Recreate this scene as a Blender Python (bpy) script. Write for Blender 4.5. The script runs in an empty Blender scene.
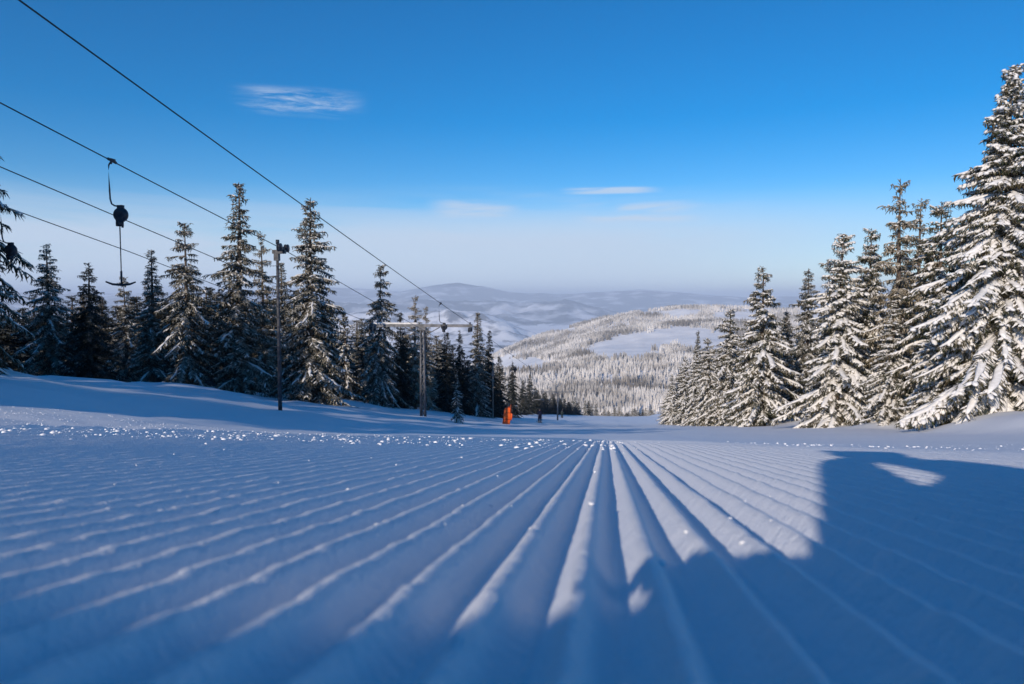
import bpy, math, random
import numpy as np
from mathutils import Vector, Matrix

S = bpy.context.scene
R = math.radians
COL = S.collection

# ------------------------------------------------------------------ camera, sky, sun, exposure
F = 740.0                      # focal length in pixels at 1024 wide
PITCH = R(3.4)
cd = bpy.data.cameras.new('camera'); cam = bpy.data.objects.new('camera', cd); COL.objects.link(cam)
cam.location = (0, 0, 0); cam.rotation_euler = (R(90) - PITCH, 0, 0)
cd.sensor_width = 36; cd.lens = F / 1024 * 36
cd.clip_start = 0.01; cd.clip_end = 90000
cd.dof.use_dof = True; cd.dof.focus_distance = 4.0; cd.dof.aperture_fstop = 8.5
S.camera = cam

SUN_EL = R(21.0)
SUN_PHI = R(30.0)              # sun stands behind the camera, 30 degrees to its left
to_sun = Vector((-math.sin(SUN_PHI) * math.cos(SUN_EL), -math.cos(SUN_PHI) * math.cos(SUN_EL), math.sin(SUN_EL)))
sl = bpy.data.lights.new('sun', 'SUN'); sun = bpy.data.objects.new('sun', sl); COL.objects.link(sun)
sl.energy = 4.0; sl.angle = R(0.55); sl.color = (1.0, 0.87, 0.74)
sun.rotation_euler = to_sun.to_track_quat('Z', 'Y').to_euler()
sun.location = (0, 0, 60)

W = bpy.data.worlds.new('World'); S.world = W; W.use_nodes = True
nt = W.node_tree; nt.nodes.clear()
def N(nt, typ, **kw):
    n = nt.nodes.new(typ)
    for k, v in kw.items(): setattr(n, k, v)
    return n
def build_world():
    L = nt.links.new
    out = N(nt, 'ShaderNodeOutputWorld'); bg = N(nt, 'ShaderNodeBackground')
    sky = N(nt, 'ShaderNodeTexSky', sky_type='NISHITA', sun_disc=False)
    sky.sun_elevation = SUN_EL
    sky.sun_rotation = math.pi + SUN_PHI
    sky.altitude = 1600; sky.air_density = 1.0; sky.dust_density = 0.25; sky.ozone_density = 3.0
    hs = N(nt, 'ShaderNodeHueSaturation'); hs.inputs['Saturation'].default_value = 1.47
    hs.inputs['Hue'].default_value = 0.502
    L(sky.outputs[0], hs.inputs['Color'])
    tc = N(nt, 'ShaderNodeTexCoord')
    sep = N(nt, 'ShaderNodeSeparateXYZ'); L(tc.outputs['Generated'], sep.inputs[0])
    # low thin stratus band along the horizon
    def cloud_layer(scale, lo, hi, zc, zw, seed, detail=6, rough=.55, amt=1.0, xc=None, xw=None):
        mp = N(nt, 'ShaderNodeMapping'); mp.inputs['Scale'].default_value = scale; mp.inputs['Location'].default_value = (seed, seed * .7, seed * .3)
        L(tc.outputs['Generated'], mp.inputs[0])
        no = N(nt, 'ShaderNodeTexNoise'); no.inputs['Scale'].default_value = 1; no.inputs['Detail'].default_value = detail
        no.inputs['Roughness'].default_value = rough; no.inputs['Distortion'].default_value = .5
        L(mp.outputs[0], no.inputs['Vector'])
        mr = N(nt, 'ShaderNodeMapRange', interpolation_type='SMOOTHSTEP'); mr.inputs[1].default_value = lo; mr.inputs[2].default_value = hi
        L(no.outputs[0], mr.inputs[0])
        def window(sock, c, w):
            a = N(nt, 'ShaderNodeMath', operation='SUBTRACT'); L(sock, a.inputs[0]); a.inputs[1].default_value = c
            b = N(nt, 'ShaderNodeMath', operation='ABSOLUTE'); L(a.outputs[0], b.inputs[0])
            m = N(nt, 'ShaderNodeMapRange', interpolation_type='SMOOTHSTEP')
            m.inputs[1].default_value = w; m.inputs[2].default_value = w * .35; m.inputs[3].default_value = 0; m.inputs[4].default_value = 1
            L(b.outputs[0], m.inputs[0]); return m.outputs[0]
        p = N(nt, 'ShaderNodeMath', operation='MULTIPLY'); L(mr.outputs[0], p.inputs[0]); L(window(sep.outputs['Z'], zc, zw), p.inputs[1])
        r = p.outputs[0]
        if xc is not None:
            q = N(nt, 'ShaderNodeMath', operation='MULTIPLY'); L(r, q.inputs[0]); L(window(sep.outputs['X'], xc, xw), q.inputs[1]); r = q.outputs[0]
        q = N(nt, 'ShaderNodeMath', operation='MULTIPLY'); L(r, q.inputs[0]); q.inputs[1].default_value = amt
        return q.outputs[0]
    layers = [
        cloud_layer((1.4, 1.4, 13), .26, .52, .03, .120, 3.1, amt=.9, xc=-.30, xw=1.1),
        cloud_layer((2.4, 2.4, 22), .42, .66, .105, .05, 1.7, amt=.55, xc=.05, xw=.34),
        cloud_layer((9, 9, 75), .40, .66, .243, .020, 5.2, amt=.6, xc=-.262, xw=.085, detail=9, rough=.7),
        cloud_layer((8, 8, 90), .34, .60, .141, .006, 8.4, amt=.75, xc=.128, xw=.075),
        cloud_layer((5, 5, 60), .36, .58, .118, .016, 2.2, amt=.7, xc=-.05, xw=.07),
        cloud_layer((5, 5, 50), .36, .58, .112, .018, 6.6, amt=.7, xc=.17, xw=.10),
    ]
    col = hs.outputs[0]
    for l in layers:
        mx = N(nt, 'ShaderNodeMix', data_type='RGBA', clamp_factor=True)
        L(l, mx.inputs[0]); L(col, mx.inputs[6]); mx.inputs[7].default_value = (4.7, 5.55, 6.8, 1)
        col = mx.outputs[2]
    L(col, bg.inputs[0]); bg.inputs[1].default_value = 0.126
    L(bg.outputs[0], out.inputs[0])
build_world()
vs = S.view_settings
vs.view_transform = 'Standard'; vs.look = 'None'; vs.gamma = 1; vs.use_curve_mapping = False; vs.exposure = 0.0
S.cycles.volume_bounces = 1
S.cycles.max_bounces = 6

# ------------------------------------------------------------------ helpers
def tag(o, label=None, cat=None, group=None, kind=None):
    if label: o['label'] = label
    if cat: o['category'] = cat
    if group: o['group'] = group
    if kind: o['kind'] = kind
    return o
def empty(name, loc, rz=0, label=None, cat=None, group=None):
    o = bpy.data.objects.new(name, None); COL.objects.link(o)
    o.location = loc; o.rotation_euler = (0, 0, rz); o.empty_display_size = .2
    return tag(o, label, cat, group)
def mesh_np(name, V, Fq, mat, parent=None, smooth=True, link=True):
    """V (n,3); Fq list of (m,k) int arrays"""
    me = bpy.data.meshes.new(name)
    V = np.asarray(V, dtype=np.float32)
    if not isinstance(Fq, (list, tuple)): Fq = [Fq]
    Fq = [np.asarray(f, dtype=np.int32) for f in Fq if len(f)]
    nl = sum(f.size for f in Fq); npoly = sum(len(f) for f in Fq)
    me.vertices.add(len(V)); me.vertices.foreach_set('co', V.ravel())
    me.loops.add(nl); me.loops.foreach_set('vertex_index', np.concatenate([f.ravel() for f in Fq]))
    tot = np.concatenate([np.full(len(f), f.shape[1], dtype=np.int32) for f in Fq])
    st = np.concatenate([[0], np.cumsum(tot)[:-1]]).astype(np.int32)
    me.polygons.add(npoly); me.polygons.foreach_set('loop_start', st); me.polygons.foreach_set('loop_total', tot)
    me.polygons.foreach_set('use_smooth', np.full(npoly, smooth, dtype=bool))
    me.update(calc_edges=True); me.validate()
    if mat: me.materials.append(mat)
    o = bpy.data.objects.new(name, me)
    if link: COL.objects.link(o)
    if parent: o.parent = parent
    return o
def copy_tree(o, parent=None):
    c = o.copy(); COL.objects.link(c); c.parent = parent
    for ch in list(o.children): copy_tree(ch, c)
    return c

def hash2(ix, iy, seed):
    n = (ix.astype(np.int64) * 374761393 + iy.astype(np.int64) * 668265263 + seed * 1442695041) & 0xffffffff
    n = ((n ^ (n >> 13)) * 1274126177) & 0xffffffff
    return ((n ^ (n >> 16)) & 0xffff) / 65535.0
def vn(x, y, seed=0):
    x = np.asarray(x, float); y = np.asarray(y, float)
    ix = np.floor(x); iy = np.floor(y); fx = x - ix; fy = y - iy
    fx = fx * fx * fx * (fx * (fx * 6 - 15) + 10); fy = fy * fy * fy * (fy * (fy * 6 - 15) + 10)
    a = hash2(ix, iy, seed); b = hash2(ix + 1, iy, seed); c = hash2(ix, iy + 1, seed); d = hash2(ix + 1, iy + 1, seed)
    return (a + (b - a) * fx + (c - a) * fy + (a - b - c + d) * fx * fy) * 2 - 1
def fbm(x, y, seed=0, octv=4, gain=.5):
    s = 0; a = 1; f = 1
    for k in range(octv):
        s = s + a * vn(x * f + k * 7.3, y * f - k * 3.1, seed + k); a *= gain; f *= 2.03
    return s
def sstep(x, a, b):
    t = np.clip((np.asarray(x, float) - a) / (b - a), 0, 1); return t * t * (3 - 2 * t)

class MB:
    """collects primitives into one mesh"""
    def __init__(s): s.v = []; s.q = []; s.t = []; s.n = 0
    def add(s, V, Q=(), T=()):
        V = np.asarray(V, float)
        s.v.append(V)
        if len(Q): s.q.append(np.asarray(Q, int) + s.n)
        if len(T): s.t.append(np.asarray(T, int) + s.n)
        s.n += len(V)
    def box(s, c, size, M=None):
        x, y, z = [k / 2 for k in size]
        V = np.array([(a * x, b * y, d * z) for a in (-1, 1) for b in (-1, 1) for d in (-1, 1)], float)
        if M is not None: V = V @ np.array(M.to_3x3()).T
        V += np.array(c)
        s.add(V, [(0, 1, 3, 2), (4, 6, 7, 5), (0, 4, 5, 1), (2, 3, 7, 6), (0, 2, 6, 4), (1, 5, 7, 3)])
    def tube(s, pts, rad, n=8, flat=1.0):
        P = np.asarray(pts, float)[None]; r = np.broadcast_to(np.asarray(rad, float), (P.shape[1],))[None]
        V, Q, T = tubes(P, r, n, flat); s.add(V, Q, T)
    def lathe(s, c, axis, prof, n=20):
        c = np.array(c, float); a = np.array(axis, float); a /= np.linalg.norm(a)
        P = [c + a * h for h, r in prof]; s.tube(P, [max(r, 1e-4) for h, r in prof], n)
    def build(s, name, mat, parent=None, smooth=True):
        Fq = []
        if s.q: Fq.append(np.concatenate(s.q))
        if s.t: Fq.append(np.concatenate(s.t))
        return mesh_np(name, np.concatenate(s.v), Fq, mat, parent, smooth)
def tubes(P, Rd, n=6, flat=1.0, lump=0, seed=0):
    """P (N,K,3) centre lines, Rd (N,K) radii -> verts, quads, cap triangles"""
    P = np.asarray(P, float); Nn, K, _ = P.shape
    T = np.gradient(P, axis=1); T /= np.linalg.norm(T, axis=2, keepdims=True) + 1e-9
    up = np.zeros_like(T); up[..., 2] = 1
    vert = np.abs(T[:, :1, 2]) > .9
    up = np.where(np.repeat(vert, K, 1)[..., None], np.array([0., 1., 0.]), up)
    A = np.cross(T, up); A /= np.linalg.norm(A, axis=2, keepdims=True) + 1e-9
    B = np.cross(A, T)
    ang = np.arange(n) / n * 2 * np.pi
    rr = Rd[..., None] * np.ones(n)
    if lump:
        rg = np.random.RandomState(seed); rr = rr * (1 + lump * (rg.rand(Nn, K, n) - .5))
    V = P[:, :, None] + (rr * np.cos(ang))[..., None] * A[:, :, None] + (rr * np.sin(ang) * flat)[..., None] * B[:, :, None]
    idx = np.arange(Nn * K * n).reshape(Nn, K, n)
    a = idx[:, :-1]; b = np.roll(a, -1, 2); d = idx[:, 1:]; c = np.roll(d, -1, 2)
    Q = np.stack([a, b, c, d], -1).reshape(-1, 4)
    V = V.reshape(-1, 3); base = len(V)
    C = np.concatenate([P[:, 0], P[:, -1]])
    c0 = base + np.arange(Nn)[:, None]; c1 = base + Nn + np.arange(Nn)[:, None]
    e0 = idx[:, 0]; e1 = idx[:, -1]
    T0 = np.stack([np.broadcast_to(c0, e0.shape), np.roll(e0, -1, 1), e0], -1).reshape(-1, 3)
    T1 = np.stack([np.broadcast_to(c1, e1.shape), e1, np.roll(e1, -1, 1)], -1).reshape(-1, 3)
    return np.concatenate([V, C]), Q, np.concatenate([T0, T1])

# ------------------------------------------------------------------ materials
def material(name, color, rough=.6, metal=0, fn=None, spec=.5):
    m = bpy.data.materials.new(name); m.use_nodes = True
    b = m.node_tree.nodes['Principled BSDF']
    b.inputs['Base Color'].default_value = (*color, 1); b.inputs['Roughness'].default_value = rough
    b.inputs['Metallic'].default_value = metal; b.inputs['Specular IOR Level'].default_value = spec
    if fn: fn(m.node_tree, b)
    return m
def noise_mix(c1, c2, scale, lo=.4, hi=.6, bump=0, bscale=None, coord='Object', bdist=.01, stretch=None):
    def fn(t, b):
        L = t.links.new
        tc = N(t, 'ShaderNodeTexCoord'); src = tc.outputs[coord]
        if stretch:
            mp = N(t, 'ShaderNodeMapping'); mp.inputs['Scale'].default_value = stretch; L(src, mp.inputs[0]); src = mp.outputs[0]
        no = N(t, 'ShaderNodeTexNoise'); no.inputs['Scale'].default_value = scale; no.inputs['Detail'].default_value = 5
        L(src, no.inputs['Vector'])
        mr = N(t, 'ShaderNodeMapRange'); mr.inputs[1].default_value = lo; mr.inputs[2].default_value = hi; L(no.outputs[0], mr.inputs[0])
        mx = N(t, 'ShaderNodeMix', data_type='RGBA'); L(mr.outputs[0], mx.inputs[0])
        mx.inputs[6].default_value = (*c1, 1); mx.inputs[7].default_value = (*c2, 1); L(mx.outputs[2], b.inputs['Base Color'])
        if bump:
            n2 = N(t, 'ShaderNodeTexNoise'); n2.inputs['Scale'].default_value = bscale or scale * 4; n2.inputs['Detail'].default_value = 4; L(src, n2.inputs['Vector'])
            bp = N(t, 'ShaderNodeBump'); bp.inputs['Strength'].default_value = bump; bp.inputs['Distance'].default_value = bdist
            L(n2.outputs[0], bp.inputs['Height']); L(bp.outputs[0], b.inputs['Normal'])
    return fn
def piste_nodes(t, b):
    L = t.links.new
    tc = N(t, 'ShaderNodeTexCoord')
    h = None
    for sc, w in ((420, .0012), (130, .0025), (38, .004)):
        no = N(t, 'ShaderNodeTexNoise'); no.inputs['Scale'].default_value = sc; no.inputs['Detail'].default_value = 3; no.inputs['Roughness'].default_value = .6
        L(tc.outputs['Object'], no.inputs['Vector'])
        m = N(t, 'ShaderNodeMath', operation='MULTIPLY'); L(no.outputs[0], m.inputs[0]); m.inputs[1].default_value = w
        if h is None: h = m.outputs[0]
        else:
            a = N(t, 'ShaderNodeMath', operation='ADD'); L(h, a.inputs[0]); L(m.outputs[0], a.inputs[1]); h = a.outputs[0]
    bp = N(t, 'ShaderNodeBump'); bp.inputs['Strength'].default_value = .75; bp.inputs['Distance'].default_value = 1.0
    L(h, bp.inputs['Height']); L(bp.outputs[0], b.inputs['Normal'])
    n2 = N(t, 'ShaderNodeTexNoise'); n2.inputs['Scale'].default_value = .8; n2.inputs['Detail'].default_value = 6; L(tc.outputs['Object'], n2.inputs['Vector'])
    mx = N(t, 'ShaderNodeMix', data_type='RGBA'); L(n2.outputs[0], mx.inputs[0])
    mx.inputs[6].default_value = (.80, .82, .86, 1); mx.inputs[7].default_value = (.88, .89, .91, 1); L(mx.outputs[2], b.inputs['Base Color'])
M = {}
M['piste'] = material('groomed_snow', (.85, .86, .9), .6, fn=piste_nodes, spec=.2)
M['snow'] = material('fresh_snow', (.82, .80, .77), .6, fn=noise_mix((.74, .72, .68), (.86, .84, .81), 6, bump=.4, bscale=14, bdist=.03), spec=.3)
M['crumb'] = material('crumb_snow', (.88, .89, .91), .5)
def foliage(frost, dark=(.022, .032, .014), brown=(.07, .05, .028), frostcol=(.62, .58, .50), thr=.15):
    def fn(t, b):
        L = t.links.new
        tc = N(t, 'ShaderNodeTexCoord'); g = N(t, 'ShaderNodeNewGeometry')
        no = N(t, 'ShaderNodeTexNoise'); no.inputs['Scale'].default_value = 2.3; no.inputs['Detail'].default_value = 5; L(tc.outputs['Object'], no.inputs['Vector'])
        mr = N(t, 'ShaderNodeMapRange'); mr.inputs[1].default_value = .4; mr.inputs[2].default_value = .62; L(no.outputs[0], mr.inputs[0])
        mx = N(t, 'ShaderNodeMix', data_type='RGBA'); L(mr.outputs[0], mx.inputs[0]); mx.inputs[6].default_value = (*dark, 1); mx.inputs[7].default_value = (*brown, 1)
        sp = N(t, 'ShaderNodeSeparateXYZ'); L(g.outputs['Normal'], sp.inputs[0])
        n2 = N(t, 'ShaderNodeTexNoise'); n2.inputs['Scale'].default_value = 5.5; n2.inputs['Detail'].default_value = 4; L(tc.outputs['Object'], n2.inputs['Vector'])
        a = N(t, 'ShaderNodeMath', operation='MULTIPLY_ADD'); L(n2.outputs[0], a.inputs[0]); a.inputs[1].default_value = 2.6; L(sp.outputs['Z'], a.inputs[2])
        m3 = N(t, 'ShaderNodeMapRange'); m3.inputs[1].default_value = 1.3 + thr; m3.inputs[2].default_value = 2.0 + thr; m3.inputs[4].default_value = frost; L(a.outputs[0], m3.inputs[0])
        m4 = N(t, 'ShaderNodeMix', data_type='RGBA'); L(m3.outputs[0], m4.inputs[0]); L(mx.outputs[2], m4.inputs[6]); m4.inputs[7].default_value = (*frostcol, 1)
        L(m4.outputs[2], b.inputs['Base Color'])
    return fn
M['fol_heavy'] = material('needles_snowy', (.03, .04, .02), .8, fn=foliage(.85, dark=(.035, .045, .018), brown=(.11, .085, .045), thr=.25), spec=.2)
M['fol_frost'] = material('needles_frosted', (.03, .04, .02), .8, fn=foliage(.75, dark=(.02, .03, .018), brown=(.075, .06, .035), frostcol=(.60, .56, .48), thr=.12), spec=.2)
M['fol_tan'] = material('needles_tan', (.1, .08, .05), .8, fn=foliage(.85, dark=(.06, .055, .03), brown=(.16, .125, .07), frostcol=(.62, .54, .42), thr=-.1), spec=.2)
M['fol_dark'] = material('needles_dark', (.02, .03, .02), .85, fn=foliage(.45, dark=(.014, .022, .016), brown=(.03, .03, .022), frostcol=(.35, .36, .36), thr=.5), spec=.2)
M['bark'] = material('bark', (.09, .065, .045), .9, fn=noise_mix((.05, .036, .026), (.16, .12, .09), 12, bump=.6))
M['steel'] = material('galvanised_steel', (.12, .12, .13), .6, .3, fn=noise_mix((.10, .105, .11), (.19, .19, .20), 5))
M['pole_steel'] = material('weathered_steel', (.05, .052, .06), .7, .2, fn=noise_mix((.035, .037, .045), (.08, .082, .09), 5))
M['dark_steel'] = material('dark_steel', (.03, .035, .05), .5, .4, fn=noise_mix((.02, .024, .034), (.06, .065, .075), 9))
M['black'] = material('black_plastic', (.012, .014, .02), .45, fn=noise_mix((.01, .012, .018), (.03, .03, .035), 15))
M['rope'] = material('steel_rope', (.02, .024, .035), .5, .5, fn=noise_mix((.015, .018, .028), (.045, .05, .06), 40))
M['orange'] = material('orange_padding', (.95, .16, .02), .55, fn=noise_mix((.95, .12, .012), (1.0, .17, .02), 3, bump=.3))
M['orange_dark'] = material('webbing_and_recess', (.16, .03, .012), .6, fn=noise_mix((.12, .025, .01), (.22, .05, .02), 8))
M['navy'] = material('navy_cloth', (.006, .01, .03), .8, fn=noise_mix((.004, .007, .022), (.010, .014, .04), 14), spec=.1)
M['green'] = material('dark_green_cloth', (.01, .03, .03), .8, fn=noise_mix((.004, .012, .012), (.008, .022, .02), 14))
M['skin'] = material('skin', (.6, .38, .28), .5, fn=noise_mix((.55, .34, .25), (.65, .42, .32), 20))
M['wood'] = material('weathered_wood', (.3, .26, .22), .8, fn=noise_mix((.2, .17, .14), (.42, .38, .33), 6, stretch=(1, 1, .1)))

# ------------------------------------------------------------------ the ground
AZ = R(7.3); SL = -0.1727; PER = 0.040; CH = 0.082
ca, sa = math.cos(AZ), math.sin(AZ)
def uv(x, y): return x * ca - y * sa, x * sa + y * ca
def xy(u, v): return u * ca + v * sa, -u * sa + v * ca
_v = np.array([-60, -6, 0, 3.2, 4.2, 5.5, 7.5, 10, 12, 14, 20, 30, 40, 60, 78, 110, 150, 185, 225, 262, 300, 400, 560, 800, 1200.])
_d = np.array([-.09, -.085, -.084, -.084, -.092, -.16, -.235, -.250, -.247, -.27, -.36, -.40, -.36, -.16, .02, .14, .85, 1.75, 2.7, 3.5, 2.6, -14, -52, -130, -240.])
def pchip(x, X, Y):
    h = np.diff(X); dl = np.diff(Y) / h; m = np.zeros(len(X))
    for i in range(1, len(X) - 1):
        if dl[i - 1] * dl[i] > 0:
            w1 = 2 * h[i] + h[i - 1]; w2 = h[i] + 2 * h[i - 1]; m[i] = (w1 + w2) / (w1 / dl[i - 1] + w2 / dl[i])
    m[0] = dl[0]; m[-1] = dl[-1]
    x = np.clip(x, X[0], X[-1]); i = np.clip(np.searchsorted(X, x) - 1, 0, len(X) - 2)
    t = (x - X[i]) / h[i]; t2 = t * t; t3 = t2 * t
    return (2 * t3 - 3 * t2 + 1) * Y[i] + (t3 - 2 * t2 + t) * h[i] * m[i] + (-2 * t3 + 3 * t2) * Y[i + 1] + (t3 - t2) * h[i] * m[i + 1]
def ground_uv(u, v, fine=True):
    u = np.asarray(u, float); v = np.asarray(v, float)
    d = pchip(v, _v, _d)
    z = SL * v + d
    au = np.abs(u)
    far = sstep(v, 4, 25)
    # left bank, right shoulder
    bl = 1.62 * sstep(-u, 5.5, 22) * (1 - .5 * sstep(v, 60, 140)) + .35 * sstep(-u, 19, 24) * (1 + .5 * vn(u * .3, v * .22, 3))
    br = .50 * sstep(u, 6, 18) * (1 - .3 * sstep(v, 60, 140)) + .55 * sstep(u, 14, 19) * (1 + 1.1 * vn(u * .3, v * .25, 5))
    z = z + bl + br
    # the mountain falls away on both sides
    z = z - .0016 * np.clip(au - 45, 0, None) ** 2 / (1 + .004 * np.clip(au - 45, 0, None))
    # soft undulation of the run
    z = z + .05 * far * vn(u * .16, v * .11, 11) * np.clip(v / 60, 0, 1.2) + .02 * far * vn(u * .8, v * .35, 12)
    off = sstep(au, 12, 22)
    z = z + off * (.15 * fbm(u * .35, v * .35, 21, 3) + .10 * np.clip(fbm(u * .9, v * .9, 23, 3), 0, 1))
    bk = sstep(-u, 4.5, 8) * sstep(v, 6, 12); z = z + bk * (.05 * fbm(u * .7, v * .45, 25, 3) + .05 * np.clip(vn(u * .5 + v * .05, v * .12, 27), 0, 1))
    # rougher strip of loose snow left of the groomed lane
    strip = sstep(-u, 1.6 , 3.0) * sstep(v, 1.8, 3.2) * (1 - sstep(v, 9, 16))
    z = z + strip * (.016 * fbm(u * 2.2, v * 2.2, 31, 3) + .014 * np.abs(vn(u * 14, v * 14, 33)) + .005 * np.clip(vn(u * 33, v * 28, 34), 0, 1))
    if fine:
        amp = (1 - sstep(u, 2.2, 3.6)) * (1 - sstep(-u, 2.9, 3.9)) * (1 - .6 * sstep(v, 14, 18)) * (1 - sstep(v, 17, 22))
        amp = amp * (1 - .35 * sstep(u, .5, 1.3))
        uu = u + .0006 * vn(v * 1.3, u * 2, 41) + .0008 * vn(v * .45, 0 * u, 42)
        ph = (uu + .012) / PER
        rid = np.round(ph)
        hgt = .0170 * (1 + .08 * vn(rid * 3.7, v * 1.4, 43) + .05 * vn(rid * 5.1, v * 7, 44))
        prof = (.5 + .5 * np.cos(2 * np.pi * ph)) ** 1.25
        z = z + amp * hgt * (prof - .70)
        z = z + amp * prof * (.0010 * vn(u * 150, v * 60, 45) + .0011 * np.clip(vn(u * 60, v * 34, 47), 0, 1)) + .0009 * fbm(u * 9, v * 7, 46, 3) * (1 - sstep(v, 20, 30))
    return z
def ground(x, y):
    u, v = uv(x, y); return float(ground_uv(np.array([u]), np.array([v]), fine=False)[0])

def axis_u():
    c = list(np.arange(-4.0, 4.0001, PER / 8))
    for s in (-1, 1):
        e = []; p = 4.0; st = .012
        while p < 700: p += st; st *= 1.045; e.append(p)
        c += [s * q for q in e]
    return np.array(sorted(c))
def axis_v():
    r = []; p = .16; 
    while p < 1150: r.append(p); p *= 1.019
    b = list(np.linspace(-1.2, .15, 50)); c = [-60, -45, -33, -24, -17, -12, -8.5, -6, -4.2, -3, -2.1, -1.6]
    return np.array(c + b + r)
U, V_ = np.meshgrid(axis_u(), axis_v())
Z = ground_uv(U, V_)
X, Y = xy(U, V_)
nr, nc = U.shape
idx = np.arange(nr * nc).reshape(nr, nc)
Q = np.stack([idx[:-1, :-1], idx[:-1, 1:], idx[1:, 1:], idx[1:, :-1]], -1).reshape(-1, 4)
g = mesh_np('ground', np.stack([X, Y, Z], -1).reshape(-1, 3), Q, M['piste'])
tag(g, 'groomed snowy ski run with corduroy ridges sloping down', kind='structure')

# --- loose crumbs of snow lying on the run (uncountable)
def crumbs():
    rg = np.random.RandomState(5)
    base = np.array([(1, 0, 0), (-1, 0, 0), (0, 1, 0), (0, -1, 0), (0, 0, 1), (0, 0, -1)], float)
    # subdivided octahedron
    tri = [(0, 2, 4), (2, 1, 4), (1, 3, 4), (3, 0, 4), (2, 0, 5), (1, 2, 5), (3, 1, 5), (0, 3, 5)]
    vs_ = [tuple(b) for b in base]; ts = []
    def mid(a, b):
        p = np.array(vs_[a]) + np.array(vs_[b]); p = tuple(p / np.linalg.norm(p))
        if p not in vs_: vs_.append(p)
        return vs_.index(p)
    for a, b, c in tri:
        d, e, f = mid(a, b), mid(b, c), mid(c, a); ts += [(a, d, f), (d, b, e), (f, e, c), (d, e, f)]
    B = np.array(vs_); T = np.array(ts)
    pts = []
    for k in range(28000):       # rough strip on the left
        v = 2.4 + 9.5 * rg.rand(); u = .08 * v - rg.rand() ** .7 * (v * 1.12)
        pts.append((u, v, .0016 + .0080 * rg.rand() ** 8))
    for k in range(420):        # sparse on the lane
        v = .55 + 8 * rg.rand() ** 1.5; u = (rg.rand() - .5) * 1.7 * v
        pts.append((u, v, .0012 + .0035 * rg.rand() ** 3 * min(1, v / 2)))
    for k in range(500):        # right edge berm
        v = 5 + 14 * rg.rand(); u = 2.6 + rg.rand() * v * .6
        pts.append((u, v, .006 + .025 * rg.rand() ** 5))
    for (px, py, s) in [(325, 501, .0055), (20, 455, .007), (262, 444, .009), (331, 445, .008), (367, 441, .008), (125, 530, .005), (432, 490, .004), (662, 562, .003), (592, 510, .0028)]:
        t = CH / ((py - 426) / F); pts.append(((px - 606) / F * t, t, s))
    pts = np.array(pts)
    z = ground_uv(pts[:, 0], pts[:, 1])
    x, y = xy(pts[:, 0], pts[:, 1])
    n = len(pts); s = pts[:, 2]
    r = 1 + .55 * (rg.rand(n, len(B)) - .5)
    sc = (.7 + .6 * rg.rand(n, 1, 3)) * np.array([1.15, 1.15, .7])
    Vv = B[None] * r[..., None] * sc * s[:, None, None]
    Vv = Vv + np.stack([x, y, z + s * .2], -1)[:, None]
    Tt = T[None] + (np.arange(n) * len(B))[:, None, None]
    o = mesh_np('snow_crumbs', Vv.reshape(-1, 3), Tt.reshape(-1, 3), M['crumb'], smooth=True)
    tag(o, 'loose crumbs and small clods of snow scattered over the groomed run', 'snow', kind='stuff')
crumbs()

# ------------------------------------------------------------------ far terrain
def img_dir(x, y):
    cx = (x - 512) / F; cy = -(y - 342) / F
    cp, sp = math.cos(PITCH), math.sin(PITCH)
    return np.array([cx, cp + cy * sp, -sp + cy * cp])
def slope_of(py):   # world z per metre of y for the image row py
    d = img_dir(512, py); return d[2] / d[1]
def terrain_mat(name, cs, cf, scale, lo, hi, fields=None):
    return material(name, cs, .85, fn=noise_mix(cf, cs, scale, lo, hi), spec=.1)
M['valley'] = terrain_mat('valley_snow', (.88, .88, .9), (.62, .62, .64), .0009, .30, .5)
M['hillfar'] = terrain_mat('far_forest_hill', (.74, .75, .79), (.05, .06, .075), .0016, .50, .66)
M['hillsnow'] = material('hill_snow', (.9, .89, .88), .8, fn=noise_mix((.84, .83, .82), (.92, .91, .9), .03), spec=.1)
M['hillmid'] = terrain_mat('mid_forest_hill', (.86, .86, .87), (.16, .16, .17), .0045, .38, .50)

def polar_sheet(name, rs, az, hfun, mat, label):
    Rr, A = np.meshgrid(rs, az, indexing='ij')
    Xx = Rr * np.sin(A); Yy = Rr * np.cos(A)
    Zz = hfun(Rr, A, Xx, Yy)
    a, b = Rr.shape; id_ = np.arange(a * b).reshape(a, b)
    q = np.stack([id_[:-1, :-1], id_[:-1, 1:], id_[1:, 1:], id_[1:, :-1]], -1).reshape(-1, 4)
    o = mesh_np(name, np.stack([Xx, Yy, Zz], -1).reshape(-1, 3), q, mat)
    return tag(o, label, kind='structure')
polar_sheet('valley', np.geomspace(420, 40000, 90), np.linspace(-math.pi, math.pi, 241),
            lambda r, a, x, y: -430 + 25 * fbm(x * .0006, y * .0006, 71, 4) + 60 * sstep(r, 2500, 8000) * 0, M['valley'], 'wide snowy valley floor')

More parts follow.
